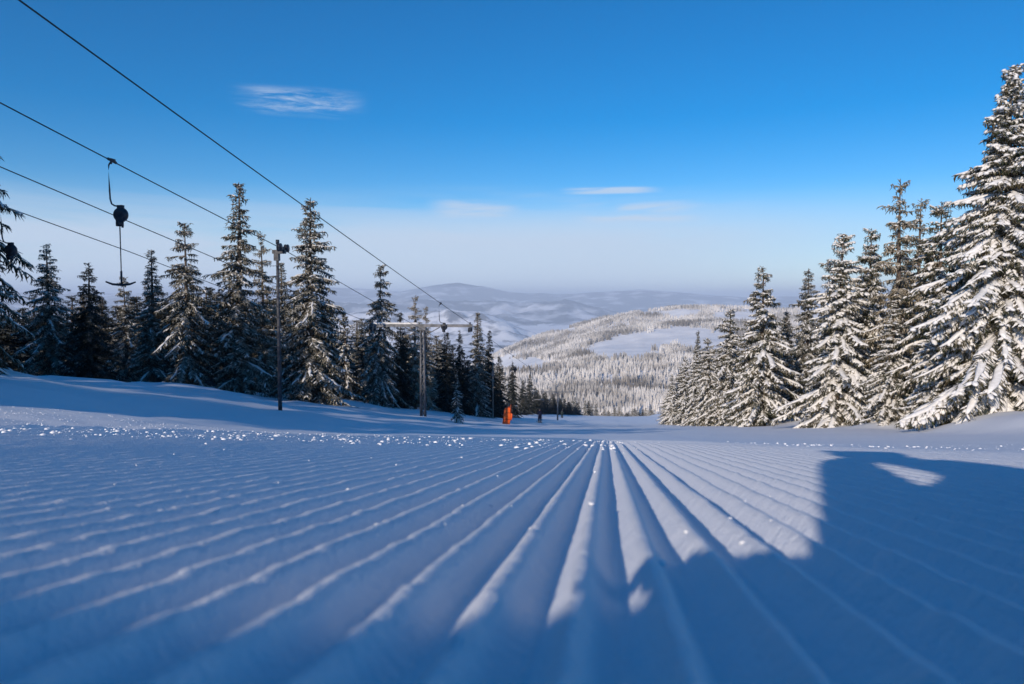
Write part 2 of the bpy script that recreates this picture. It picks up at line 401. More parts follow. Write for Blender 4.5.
# skyline tables: image x -> image y
def skyl(tab):
    X0 = np.array([t[0] for t in tab], float); Y0 = np.array([t[1] for t in tab], float)
    A0 = np.arctan((X0 - 512) / F)
    def f(a):
        y = np.interp(a, A0, Y0)
        # slope to height per horizontal distance along that azimuth
        cp, sp = math.cos(PITCH), math.sin(PITCH); cy = -(y - 342) / F
        return (-sp + cy * cp) / (cp + cy * sp) * np.cos(a)
    return f
def ridge_hill(name, rc, rw, tab, mat, label, nz, seed, zb=-440, az=(-.75, .8), na=500, nrr=70, asym=1.0):
    sk = skyl(tab)
    def h(r, a, x, y):
        top = sk(a) * rc
        t = (r - rc) / rw
        t = np.where(t > 0, t * asym, t)
        bell = np.exp(-(t * 1.5) ** 2)
        return zb + (top - zb) * bell + nz * fbm(x / (rw * .22), y / (rw * .30), seed, 6, .6) * bell ** .5 * np.clip(np.abs(t) * 3, .25, 1)
    return polar_sheet(name, np.linspace(rc - rw * 1.5, rc + rw * 1.5, nrr), np.linspace(az[0], az[1], na), h, mat, label)
ridge_hill('distant_hills', 24000, 5200, [(-250, 294), (0, 292), (120, 293), (250, 291), (330, 287), (400, 291), (430, 286), (458, 283), (485, 287), (510, 292), (560, 294), (600, 292), (640, 290), (680, 293), (740, 297), (900, 296), (1250, 292)],
           M['hillfar'], 'blue hazy hills on the horizon', 70, 81, az=(-.9, .9))
ridge_hill('forested_hills', 14500, 2600, [(-250, 306), (0, 301), (100, 306), (210, 300), (300, 301), (360, 303), (410, 300), (455, 302), (500, 300), (520, 304), (545, 303), (565, 300), (590, 306), (615, 312), (660, 318), (740, 320), (1250, 306)],
           M['hillfar'], 'wooded blue hills beyond the valley', 80, 83, az=(-.9, .9))
ridge_hill('snowy_hills', 8200, 1500, [(-250, 318), (0, 316), (120, 322), (250, 318), (330, 317), (380, 310), (420, 313), (450, 309), (480, 313), (505, 321), (530, 333), (560, 345), (640, 350), (1250, 350)],
           M['hillmid'], 'pale snowy hills with patches of wood across the valley', 60, 85, az=(-.9, .9))
# nearer wooded hillside right of centre: height given as image row for each distance
_hr = np.array([430, 600, 800, 1000, 1250, 1500, 1800, 2150, 2500, 2800, 3100, 3400.])
_hy = np.array([445, 436, 420, 400, 382, 366, 352, 337, 322, 312, 308, 312.])
def wood_h(r, a, x, y):
    px = 512 + F * np.tan(np.clip(a, -1.2, 1.2))
    row = np.interp(r, _hr, _hy)
    cp, sp = math.cos(PITCH), math.sin(PITCH); cy = -(row - 342) / F
    s = (-sp + cy * cp) / (cp + cy * sp) * np.cos(a)
    z = s * r
    # left flank falls towards the valley
    edge = np.interp(px, [440, 500, 540, 600, 650, 700, 760, 1000, 1300], [1, .82, .55, .28, .10, .02, 0, .02, .1])
    fall = edge * (60 + 240 * sstep(r, 900, 3000)) * (.35 + .65 * sstep(r, 1200, 2900)) 
    offp = np.interp(px, [400, 470, 505, 540, 570, 600, 640, 690, 1300], [75, 58, 42, 28, 19, 11, 4, 0, 0])
    z = z - offp / F * r * sstep(r, 1100, 2700) * 1.0 + 9 * fbm(x * .0035, y * .0035, 91, 4) * sstep(r, 700, 1100)
    back = sstep(r, 3050, 3900)
    return z * (1 - back) + back * -440
rs_h = np.concatenate([np.linspace(430, 3100, 120), np.linspace(3130, 4000, 20)])
polar_sheet('wooded_hill', rs_h, np.linspace(-.16, .75, 260), wood_h, M['hillsnow'], 'snowy hillside across the valley carrying a frosted forest')

def field_mask(px, row):
    """bare snow meadows on the hillside"""
    n = 5 * vn(px * .05, row * .2, 95) + 3 * vn(px * .2, row * .5, 96)
    m = (px > 578) & (px < 735) & (row > np.interp(px, [578, 620, 660, 700, 735], [348, 336, 331, 331, 330]) + n) & (row < np.interp(px, [578, 610, 640, 680, 735], [350, 362, 358, 347, 347]) + n)
    m |= (px > 640) & (px < 700) & (np.abs(row - 313 - n * .4) < 3.0)
    m |= (px > 715) & (px < 760) & (np.abs(row - 316 - n * .4) < 5)
    m |= (px > 545) & (px < 575) & (np.abs(row - 330) < 2)
    m |= (np.abs(px - 520 - n) / 32) ** 2 + ((row - 366 - n * .5) / 8) ** 2 < 1
    m |= (px > 670) & (px < 690) & (np.abs(row - 328) < 1.5)
    return m
def far_forest():
    rg = np.random.RandomState(8)
    n = 52000
    a = np.arctan((470 + rg.rand(n) * 330 - 512) / F)
    r = np.sqrt(620 ** 2 + rg.rand(n) * (3150 ** 2 - 620 ** 2)); keep0 = rg.rand(n) < np.interp(r, [600, 1200, 3150], [1, .9, .55])
    x = r * np.sin(a); y = r * np.cos(a)
    z = wood_h(r, a, x, y)
    px = 512 + F * x / y
    cp, sp = math.cos(PITCH), math.sin(PITCH)
    row = 342 - F * ((z * cp + y * sp) / (y * cp - z * sp))
    dens = fbm(x * .004, y * .004, 97, 3)
    k = keep0 & ~field_mask(px, row) & (dens > -.75)
    x, y, z, r = x[k], y[k], z[k], r[k]; n = len(x)
    H = (9 + 10 * rg.rand(n)) * np.interp(r, [600, 1500, 3150], [.85, 1.0, .9]); Wd = H * (.12 + .07 * rg.rand(n))
    S_ = 5; rows = []
    ang = np.arange(S_) / S_ * 2 * np.pi
    tiers = [(.05, 1.0), (.42, .42), (.42, .72), (.72, .25), (.72, .45), (1.0, .0)]
    Vv = np.zeros((n, len(tiers), S_, 3)); ph = rg.rand(n) * 6
    for j, (hh, ww) in enumerate(tiers):
        jit = 1 + .5 * (rg.rand(n, S_) - .5)
        Vv[:, j, :, 0] = x[:, None] + Wd[:, None] * ww * jit * np.cos(ang + ph[:, None])
        Vv[:, j, :, 1] = y[:, None] + Wd[:, None] * ww * jit * np.sin(ang + ph[:, None])
        Vv[:, j, :, 2] = z[:, None] + H[:, None] * (hh + .04 * (rg.rand(n, S_) - .5) * (ww > 0)) - 1
    id_ = np.arange(n * len(tiers) * S_).reshape(n, len(tiers), S_)
    qs = []
    for j in range(len(tiers) - 1):
        p = id_[:, j]; q = id_[:, j + 1]
        qs.append(np.stack([p, np.roll(p, -1, 1), np.roll(q, -1, 1), q], -1).reshape(-1, 4))
    m = material('frosted_wood', (.3, .28, .25), .9, fn=noise_mix((.20, .18, .155), (.72, .68, .63), .008, .36, .60), spec=.1)
    o = mesh_np('far_forest', Vv.reshape(-1, 3), np.concatenate(qs), m, smooth=False)
    tag(o, 'frosted forest covering the hillside across the valley', 'forest', kind='stuff')
far_forest()

# ------------------------------------------------------------------ spruces
def spruce(seed, H=14., RW=2.6, snow=.8, twig=1.0, tan=False, power=.8, droop=.5, fol='fol_heavy', gap=0, whorl=.30, nb=6, lean_low=.04, needle=1.0):
    """returns dict of arrays: trunk, crown, snow"""
    rg = np.random.RandomState(seed)
    nz = int(H * (1 - lean_low) / whorl)
    br = []
    pz = rg.rand(6) * 6.28
    def lob(a, t): return 1 + .22 * math.sin(a * 2 + pz[0] + t * 9) + .15 * math.sin(a * 3 + pz[1] - t * 17) + .10 * math.sin(t * 40 + pz[2])
    for i in range(nz):
        t = lean_low + (1 - lean_low) * (i + rg.rand() * .6) / nz
        if t > .985: continue
        Lm = RW * (1 - t) ** power * (1 - .25 * math.exp(-t * 14)) + .10
        Lm *= 1 + .16 * math.sin(i * 1.1 + seed)
        k = max(3, int(nb * (1 if t < .8 else .75)))
        a0 = rg.rand() * 6.28
        for j in range(k):
            if rg.rand() < gap: continue
            L_ = Lm * (.62 + .5 * rg.rand())
            tj = min(.985, max(lean_low, t + rg.randn() * .016)); br.append((tj * H, a0 + j * 6.283 / k + rg.randn() * .35, L_ * lob(a0 + j * 6.283 / k, tj), tj))
    br = np.array(br); n = len(br)
    K = 6; s = np.linspace(0, 1, K)
    zc, az, Ln, tt = br.T
    rise = np.interp(tt, [0, .5, .85, 1], [-.12, .02, .35, .9]) + rg.randn(n) * .07
    dr = droop * np.interp(tt, [0, .6, 1], [1.0, .8, .2]) * (.7 + .6 * rg.rand(n))
    P = np.zeros((n, K, 3))
    bend = rg.randn(n) * .12
    for k in range(K):
        rr_ = Ln * s[k]
        aa = az + bend * s[k]
        P[:, k, 0] = np.cos(aa) * rr_; P[:, k, 1] = np.sin(aa) * rr_
        P[:, k, 2] = zc + Ln * (rise * s[k] - dr * s[k] ** 1.7 + .16 * max(0, s[k] - .8) / .2 * dr)
    parts = []
    V1, Q1, T1 = tubes(P, (.028 * (Ln[:, None] / RW) + .008) * (1.05 - s[None]), 4)
    parts.append((V1, Q1, T1))
    # twigs
    tp = []; tr = []; sp_ = []; sr = []
    for i in range(n):
        L_ = Ln[i]; m = max(3, int(L_ / .085 * twig))
        for q in range(m):
            f = (q + rg.rand()) / m * .88 + .12
            k = min(K - 2, int(f * (K - 1))); w = f * (K - 1) - k
            p0 = P[i, k] * (1 - w) + P[i, k + 1] * w
            d = P[i, k + 1] - P[i, k]; d = d / (np.linalg.norm(d) + 1e-6)
            side = np.array([-d[1], d[0], 0]); side /= np.linalg.norm(side) + 1e-6
            for sgn in (-1, 1):
                tl = (.20 + .42 * L_ * .5 * (1 - f * .75)) * (.6 + .7 * rg.rand())
                tl = min(tl, .6)
                dd = d * (.55 + .3 * rg.rand()) + side * sgn * (.75 + .3 * rg.rand()); dd += rg.randn(3) * .24; dd[2] -= .12 + .35 * rg.rand()
                dd /= np.linalg.norm(dd)
                p1 = p0 + dd * tl * .55; p2 = p0 + dd * tl + np.array([0, 0, -.28 * tl * (.3 + rg.rand())])
                tp.append((p0, p1, p2)); w_ = (.018 + .026 * rg.rand()) * needle; tr.append((w_ * .7, w_, .006))
                if rg.rand() < snow * .55 * (1.15 - f * .3):
                    u_ = np.array([0, 0, w_ * .6 + .01]); q0 = rg.rand() * .35; pa = p0 + (p1 - p0) * q0 + u_; pc = p1 + (p2 - p1) * (.1 + .6 * rg.rand()) + u_; sp_.append((pa, pa * .75 + pc * .25 + u_ * .5, pa * .3 + pc * .7 + u_ * .4, pc)); ws = (.030 + .105 * rg.rand() ** 2.2 * snow); sr.append((ws * .45, ws, ws * .95, ws * .4))
                # hanging tassel
                if rg.rand() < .55:
                    h = .12 + .22 * rg.rand()
                    tp.append((p1, p1 + np.array([rg.randn() * .04, rg.randn() * .04, -h * .5]), p1 + np.array([rg.randn() * .06, rg.randn() * .06, -h]))); tr.append((.02, .028 * needle, .005))
    # leader tuft
    for q in range(14):
        a = rg.rand() * 6.28; z0 = H * (.94 + .055 * rg.rand()); l = .16 + .14 * rg.rand()
        tp.append(((0, 0, z0), (math.cos(a) * l * .5, math.sin(a) * l * .5, z0 + .05), (math.cos(a) * l, math.sin(a) * l, z0 + .13))); tr.append((.02, .03, .008))
    V2, Q2, T2 = tubes(np.array(tp), np.array(tr), 3, .8)
    parts.append((V2, Q2, T2))
    mb = MB()
    for p in parts: mb.add(*p)
    crown = (np.concatenate(mb.v), [np.concatenate(mb.q), np.concatenate(mb.t)])
    # snow lying along the branches
    smb = MB(); has = False
    pick = rg.rand(n) < min(1, snow * 1.05) * np.interp(tt, [0, .6, .85, 1], [1, .9, .6, .3])
    if snow > .15 and pick.any():
        Pk = P[pick]; Lk = Ln[pick]; m = len(Pk)
        Kk = 8; s2 = np.linspace(.18, 1.0, Kk)
        C = np.zeros((m, Kk, 3))
        for k in range(Kk):
            f = s2[k] * (K - 1); i0 = min(K - 2, int(f)); w = f - i0
            C[:, k] = Pk[:, i0] * (1 - w) + Pk[:, i0 + 1] * w
        wid = (.045 + .070 * Lk[:, None] * snow) * (.35 + .65 * np.sin(np.pi * np.clip(s2[None] * .8 + .08, 0, 1))) * (.55 + .9 * rg.rand(m, Kk))
        wid *= (.45 + .9 * rg.rand(m))[:, None]
        wid = np.minimum(wid, .15); wid[:, -1] *= .4; wid[:, 0] *= .4
        C[..., 2] += wid * .42 + .02
        C[..., :2] += rg.randn(m, Kk, 2) * .03
        smb.add(*tubes(C, wid, 7, .55, lump=.45, seed=seed)); has = True
        if len(sp_): smb.add(*tubes(np.array(sp_), np.array(sr), 6, .75, lump=.3, seed=seed + 1))
    snowm = (np.concatenate(smb.v), [np.concatenate(smb.q), np.concatenate(smb.t)]) if has else None
    kz = np.linspace(0, 1, 12)
    tk = np.stack([.04 * np.sin(kz * 5 + seed), .04 * np.cos(kz * 4 + seed), kz * H - .3 * (kz == 0)], -1)
    tV, tQ, tT = tubes(tk[None], (.018 * H * (1 - kz) ** .9 + .012)[None], 9)
    return dict(trunk=(tV, [tQ, tT]), crown=crown, snow=snowm, H=H, RW=RW, fol=fol)
PROTO = {}
def proto(key, **kw):
    d = spruce(**kw); name = 'spruce_tree'
    me = {'trunk': mesh_np('trunk', d['trunk'][0], d['trunk'][1], M['bark'], link=False)}
    V, (q, t) = d['crown']; nq, ntr = len(q), len(t); mi = [np.zeros(nq)]; mt = [np.zeros(ntr)]
    if d['snow'] is not None:
        V2, (q2, t2) = d['snow']; n0 = len(V); V = np.concatenate([V, V2]); q = np.concatenate([q, q2 + n0]); t = np.concatenate([t, t2 + n0])
        mi.append(np.ones(len(q2))); mt.append(np.ones(len(t2)))
    o = mesh_np('crown', V, [q, t], M[d['fol']], link=False); o.data.materials.append(M['snow'])
    o.data.polygons.foreach_set('material_index', np.concatenate(mi + mt).astype(np.int32)); me['crown'] = o
    PROTO[key] = (me, d['H'], d['RW'])
proto('heavy1', seed=1, snow=.95, H=14, RW=3.0, droop=.55, fol='fol_heavy', nb=7)
proto('giant', seed=21, snow=.95, H=17, RW=3.7, droop=.62, fol="fol_heavy", nb=10, whorl=.25, power=.82)
proto('heavy2', seed=2, snow=.75, H=14, RW=2.7, droop=.62, fol='fol_heavy', power=.9)
proto('heavy3', seed=3, snow=.65, H=12, RW=2.6, droop=.5, fol='fol_heavy', power=.7, whorl=.34)
proto('thin1', seed=4, snow=.2, H=14, RW=2.0, droop=.35, fol='fol_tan', power=.75, gap=.2, whorl=.33)
proto('frost1', seed=5, snow=.30, H=14, RW=2.2, droop=.6, fol='fol_frost', power=.80, nb=7)
proto('frost2', seed=6, snow=.22, H=14, RW=2.4, droop=.7, fol='fol_frost', power=.72, gap=.08)
proto('frost3', seed=7, snow=.18, H=14, RW=1.8, droop=.6, fol='fol_frost', power=.78, gap=.05)
proto('dark1', seed=8, snow=.10, H=12, RW=2.2, droop=.5, fol='fol_dark', power=.85)
proto('dark2', seed=9, snow=.12, H=12, RW=2.6, droop=.7, fol='fol_dark', power=1.0)
proto('dark3', seed=14, snow=.08, H=12, RW=1.9, droop=.75, fol='fol_dark', power=.7, gap=.12)
proto('heavy4', seed=15, snow=.6, H=13, RW=2.4, droop=.75, fol='fol_heavy', power=.62, gap=.12, nb=7)
proto('frost4', seed=16, snow=.22, H=13, RW=2.3, droop=.8, fol='fol_frost', power=.62, gap=.15)
proto('small1', seed=10, snow=.0, H=10, RW=2.0, droop=.5, fol='fol_dark', power=.8, twig=.5, whorl=.5, needle=2)
proto('small2', seed=11, snow=.5, H=10, RW=2.0, droop=.5, fol='fol_frost', power=.8, twig=.5, whorl=.5, needle=2)

_rg = random.Random(4)
GROUNDF = ground
def plant(key, x, y, H, halfw, label, group=None, z=None, parts=True):
    me, h0, r0 = PROTO[key]
    zz = ground(x, y) if z is None else z
    e = empty('spruce_tree', (x, y, zz - .15), _rg.random() * 6.28, label, 'tree', group)
    e.scale = (halfw / r0, halfw / r0 * _rg.uniform(.9, 1.1), H / h0); e.rotation_euler.x = _rg.uniform(-.025, .025); e.rotation_euler.y = _rg.uniform(-.025, .025)
    cr = None
    for part in ('trunk', 'crown'):
        if not parts and part == 'trunk': pass
        o = me[part].copy(); COL.objects.link(o); o.parent = e
        if part == 'crown': cr = o
    return e
def plant_img(key, px, top, D, wpx, label, group=None):
    """tree seen at image column px with its top at image row top, D metres ahead"""
    d = img_dir(px, top); x, y = d[0] / d[1] * D, D; zt = d[2] / d[1] * D
    zb = ground(x, y)
    return plant(key, x, y, max(1.0, zt - zb + .15), wpx / F * D, label, group)

ES = []
# left side of the run
T_LEFT = [
 ('frost2', -62, -60, 24, 68, 'dark spruce cut off by the left edge, only drooping branch tips showing', None),
 ('dark1', 14, 311, 60, 20, 'small brownish spruce at the far left beneath the dark hanging branches', None),
 ('frost2', 46, 244, 44, 34, 'ragged double-topped dark spruce leftmost of the full trees behind the snow bank', None),
 ('dark2', 87, 262, 42, 38, 'dark spruce with a thin bare spike top, left of the hanging lift bar', None),
 ('frost4', 125, 277, 52, 20, 'tan frosted spruce directly behind the hanging lift bar', None),
 ('frost3', 149, 249, 50, 24, 'slender frosted spruce just right of the hanging lift bar', None),
 ('frost4', 184, 223, 46, 38, 'bushy spruce with snow on its left side, next left of the tallest left tree', None),
 ('frost3', 234, 182, 48, 36, 'tallest and most slender spruce on the left side', None),
 ('thin1', 262, 231, 53, 20, 'pale tan narrow spruce left of the steel pole', None),
 ('frost3', 282, 262, 60, 22, 'frosted spruce partly hidden behind the steel pole', None),
 ('frost1', 309, 197, 48, 42, 'broad tall spruce right of the steel pole under the top cable', None),
 ('small2', 345, 312, 64, 18, 'short frosted spruce right of the broad tall spruce', None),
 ('frost3', 362, 318, 66, 18, 'short frosted spruce touching the left end of the tower crossarm', None),
 ('frost4', 378, 265, 60, 26, 'pointed spruce rising behind the snowy left half of the crossarm', None),
 ('thin1', 414, 295, 66, 16, 'tan topped spruce directly behind the lattice lift tower', None),
 ('thin1', 427, 306, 70, 13, 'small tan spruce just right of the lattice tower head', None),
 ('dark1', 400, 312, 64, 18, 'dark spruce behind the left side of the lattice tower', None),
 ('dark1', 446, 332, 72, 16, 'dark spruce below the right half of the crossarm', None),
 ('dark2', 461, 330, 74, 15, 'dark spruce under the right tip of the crossarm', None),
 ('frost3', 477, 312, 76, 17, 'taller dark spruce just past the right tip of the crossarm', None),
 ('dark1', 488, 330, 80, 14, 'dark spruce at the right edge of the dense dark stand', None),
 ('small2', 457, 372, 50, 8, 'little whitened sapling in front of the dark stand', None),
 ('dark1', 499, 356, 100, 14, 'dark spruce behind the orange padding, half hidden by its neighbours', None),
 ('dark2', 512, 362, 135, 13, 'dark pointed spruce above and right of the orange padding', None),
 ('dark1', 523, 380, 170, 10, 'short dark spruce left of the pair above the skier', None),
 ('dark1', 529, 374, 185, 9, 'dark narrow spruce above the nearer skier', None),
 ('dark2', 536, 386, 200, 9, 'low dark spruce right above the nearer skier', None),
]
for key, px, top, D, w, lab, gr in T_LEFT:
    plant_img(key, px, top, D, w, lab, gr or 'spruces left of the ski run')
SEGL = [(60, 'shaded spruce filling the gap between the leftmost trees', 'filler spruces among the leftmost trees'),
        (125, 'shaded spruce filling the gap around the bare spiked tree', 'filler spruces around the spiked tree'),
        (205, 'shaded spruce low behind the hanging lift bar', 'filler spruces behind the lift bar'),
        (285, 'shaded spruce low between the tallest left tree and the steel pole', 'filler spruces by the steel pole'),
        (360, 'shaded spruce low around the broad tree right of the steel pole', 'filler spruces around the broad tree'),
        (430, 'shaded spruce behind the left half of the lattice tower crossarm', 'filler spruces behind the crossarm'),
        (999, 'shaded spruce in the dark stand between lattice tower and orange padding', 'filler spruces left of the orange padding')]
SEGR = [(745, 'snowy spruce filling the low left end of the right-hand stand', 'filler spruces at the low end of the right stand'),
        (830, 'snowy spruce filling gaps behind the wide bare-stemmed one', 'filler spruces behind the bare-stemmed spruce'),
        (925, 'snowy spruce filling gaps behind the tan twiggy pair', 'filler spruces behind the tan twiggy pair'),
        (9999, 'snowy spruce filling gaps behind the largest tree', 'filler spruces behind the largest tree')]
def seg(px, tab):
    for a, l, g_ in tab:
        if px < a: return l, g_
# filler trees of the dense dark stand on the left
rgf = random.Random(12)
for i in range(76):
    px = -20 + i * 6.8 + rgf.uniform(-5, 5)
    top = np.interp(px, [-20, 60, 120, 200, 300, 350, 440, 500, 520], [300, 306, 298, 290, 296, 322, 334, 366, 386]) + rgf.uniform(-10, 24)
    D = np.interp(px, [-20, 300, 470, 500], [58, 66, 95, 135]) + rgf.uniform(-6, 10)
    plant_img(rgf.choice(['dark1', 'dark2', 'frost3', 'dark3', 'dark3']), px, top, D, rgf.uniform(30, 40) * 60 / D, *seg(px, SEGL))
for i in range(15):
    px = 536 + i * 2.9 + rgf.uniform(-2, 2)
    D = 205 + i * 3.5
    plant_img(rgf.choice(['small1', 'dark1']), px, np.interp(px, [536, 556, 575], [392, 397, 404]) + rgf.uniform(-3, 5), D, rgf.uniform(6, 9), 'tiny dark spruce in the row sloping down to the far lift tower', 'tiny dark spruces by the far tower')
for i in range(40):
    px = 562 + i * 3.0 + rgf.uniform(-2, 2)
    D = rgf.uniform(262, 300)
    plant_img(rgf.choice(['small1', 'small2', 'small2']), px, np.interp(px, [560, 580, 600, 680], [397, 402, 408, 409]) + rgf.uniform(-4, 5), D, rgf.uniform(3.5, 6), 'tiny spruce in the line across the lower end of the run', 'tiny spruces across the end of the run')
# right side of the run
T_RIGHT = [
 ('heavy2', 672, 374, 120, 13, 'small snowy spruce at the left tip of the right-hand trees', None),
 ('heavy3', 684, 356, 112, 15, 'second small snowy spruce from the left tip of the right-hand trees', None),
 ('heavy2', 696, 344, 104, 16, 'mid-sized snowy spruce with pale crown near the left tip of the right-hand trees', None),
 ('frost1', 697, 330, 128, 10, 'thin brownish spire rising behind the leftmost right-hand trees', None),
 ('heavy4', 710, 338, 92, 19, 'snowy spruce left of the bushy pair, with low drooping boughs', None),
 ('heavy4', 729, 309, 84, 24, 'snowy spruce with a dark pointed top, left of the wide bare-stemmed one', None),
 ('heavy2', 744, 335, 76, 19, 'low snowy spruce tucked between two taller ones left of centre of the right stand', None),
 ('heavy3', 766, 266, 66, 39, 'wide spruce with brownish top and visible dark stem, first tall one of the right stand', None),
 ('frost1', 790, 310, 74, 18, 'small brownish spruce in the gap behind the right stand', None),
 ('frost1', 809, 268, 70, 25, 'narrow dark-topped spruce between two wide snowy ones', None),
 ('heavy1', 841, 234, 52, 48, 'broad spruce with long diagonal snow-laden boughs in the middle of the right stand', None),
 ('heavy4', 869, 228, 54, 36, 'snowy spruce standing close right of the broad long-boughed one', None),
 ('thin1', 904, 179, 50, 38, 'tall tan spruce with sparse twiggy top', None),
 ('thin1', 924, 198, 54, 34, 'second tan twiggy spruce, shorter, right beside the tall sparse one', None),
 ('heavy4', 946, 200, 43, 48, 'snowy spruce half hidden behind the largest tree', None),
 ('giant', 1012, 66, 36, 80, 'largest snow-laden spruce at the right edge of the photo', None),
 ('heavy2', 893, 300, 45, 34, 'low snowy spruce in front of the tan twiggy ones', None),
 ('giant', 1066, 120, 40, 70, 'snowy spruce beyond the right edge, its boughs behind the largest tree', None),
 ('heavy1', 940, 305, 39, 34, 'low heavily snowed spruce at the left foot of the largest tree', None),
]
for key, px, top, D, w, lab, gr in T_RIGHT:
    plant_img(key, px, top, D, w, lab, gr or 'snowy spruces right of the ski run')
for i in range(42):
    px = 668 + i * 9.8 + rgf.uniform(-5, 5)
    top = np.interp(px, [668, 720, 800, 900, 1080], [380, 350, 306, 262, 225]) + rgf.uniform(-5, 30)
    D = np.interp(px, [668, 800, 1080], [125, 78, 52]) + rgf.uniform(0, 12)
    plant_img(rgf.choice(['heavy2', 'heavy3', 'frost1', 'heavy4', 'heavy4']), px, top, D, rgf.uniform(24, 34) * 60 / D, *seg(px, SEGR))
# the forest further back up the run on the left, out of the frame, that shades the bank
for i in range(80):
    al = rgf.uniform(-34, 40); q = -rgf.uniform(14.5, 55)
    if abs(q + 31) < 3.0 and al > -8: continue
    x = .5 * al + .866 * q; y = .866 * al - .5 * q
    if y > 2 and x / y > -.86: continue
    plant(rgf.choice(['dark1', 'frost1', 'frost2']), x, y, rgf.uniform(10.5, 14.5), rgf.uniform(2.2, 3.0), 'dark spruce of the wood up the slope beyond the left edge', 'spruces beyond the left edge')

# ------------------------------------------------------------------ ski lifts
UPV = np.array([0, 0, 1.])
def on_run(u, D):
    """across-run offset u at distance D straight ahead -> x, y"""
    u = u * ca; v = (D + u * sa) / ca; return xy(u, v)
def P3(u, D, w):
    """point at lateral u, distance D ahead, w above the line parallel to the run through the eye"""
    x, y = on_run(u, D); return np.array([x, y, SL / ca * D + w])
def cable(name, pts, sag, label, r=.016):
    full = []
    for a, b, s in zip(pts[:-1], pts[1:], sag):
        a = np.array(a); b = np.array(b)
        for k in range(24):
            t = k / 24; full.append(a + (b - a) * t - UPV * 4 * s * t * (1 - t))
    full.append(np.array(pts[-1]))
    mb = MB(); mb.tube(full, r, 6); o = mb.build(name, M['rope'])
    return tag(o, label, 'cable', 'overhead ski lift cables'), np.array(full)
MZ = Matrix.Rotation(-AZ, 3, 'Z')
def t_tower(u, v, arm_l, arm_r, w_arm, label, lattice=True, snow=True, group=None):
    x, y = on_run(u, v); zb = ground(x, y) - .2; zt = SL / ca * v + w_arm
    e = empty('lift_tower', (x, y, zb), -AZ, label, 'lift tower', group)
    H = zt - zb
    m = MB()
    if lattice:
        def hw(t): return .15 - .04 * t
        for sx in (-1, 1):
            for sy in (-1, 1): m.tube([(sx * hw(0), sy * hw(0), 0), (sx * hw(1), sy * hw(1), H)], .06, 6)
        n = 9
        for k in range(n):
            z0 = H * k / n; z1 = H * (k + 1) / n; a = hw(k / n); b = hw((k + 1) / n)
            for (p, q) in (((-a, -a, z0), (b, -b, z1)), ((a, a, z0), (-b, b, z1)), ((-a, a, z0), (-b, -b, z1)), ((a, -a, z0), (b, b, z1))): m.tube([p, q], .03, 5)
            m.tube([(-b, -b, z1), (b, -b, z1)], .018, 5); m.tube([(-b, b, z1), (b, b, z1)], .018, 5)
            m.tube([(-b, -b, z1), (-b, b, z1)], .018, 5); m.tube([(b, -b, z1), (b, b, z1)], .018, 5)
    else:
        m.tube([(0, 0, 0), (0, 0, H)], [.17, .12], 14)
        for k in range(12): m.tube([(-.2, -.16, 1 + k * .45), (.2, -.16, 1 + k * .45)], .012, 5)
    m.build('mast', M['steel'], e)
    a = MB(); a.box(((arm_l + arm_r) / 2, 0, H + .1), (arm_r - arm_l, .20, .20)); a.box((0, 0, H - .1), (.5, .42, .24))
    a.tube([(0, 0, H - .7), (arm_l * .35, 0, H)], .035, 6); a.tube([(0, 0, H - .7), (arm_r * .35, 0, H)], .035, 6)
    arm = a.build('crossarm', M['steel'], e, smooth=False)
    if snow:
        xs = np.linspace(arm_l + .05, -.25, 16); rg = np.random.RandomState(3)
        c = np.stack([xs, 0 * xs, H + .24 + 0 * xs], -1)
        V, q, t = tubes(c[None], (.15 * (.8 + .4 * rg.rand(16)) * np.array([.3] + [1] * 14 + [.3]))[None], 8, .55)
        s = MB(); s.add(V, q, t); s.build('snow', M['snow'], arm)
    for ax in (arm_l + .15, arm_r - .15):
        f = MB(); f.box((ax, 0, H - .08), (.07, .9, .14)); f.box((ax, 0, H + .25), (.09, .12, .2))
        fr = f.build('sheave_frame', M['dark_steel'], e, smooth=False)
        for sy in (-.36, .36):
            w = MB(); w.lathe((ax - .06, sy, H - .18), (1, 0, 0), [(0, .0), (0, .17), (.03, .17), (.05, .13), (.08, .13), (.1, .17), (.13, .17), (.13, 0)], 18)
            w.build('wheel', M['dark_steel'], fr)
    return e
# first lift: lattice tower, far tower
uA, vA = -12.95, 52.0
t_tower(uA, vA, -3.75, 3.55, 7.02, 'lattice steel lift tower with wide crossarm, its left half capped with snow')
t_tower(-9.9, 150, -3.4, 3.4, 6.9, 'small far T shaped lift tower at the lower end of the dark trees', lattice=False, snow=False)
t_tower(-13.4, -42, -3.6, 3.6, 7.3, 'lift tower up the slope behind the camera', snow=False)
c1, C1 = cable('lift_cable', [P3(-9.8, -42, 7.6), P3(-9.75, 52, 7.35), P3(-6.6, 150, 7.0)], [.35, .6], 'uppermost cable, from the top left corner to the right end of the lattice tower crossarm')
c3, C3 = cable('lift_cable', [P3(-17.0, -42, 7.6), P3(-16.8, 52, 7.35), P3(-13.2, 150, 7.0)], [.20, .6], 'third cable from the top, reaching the left end of the lattice tower crossarm')
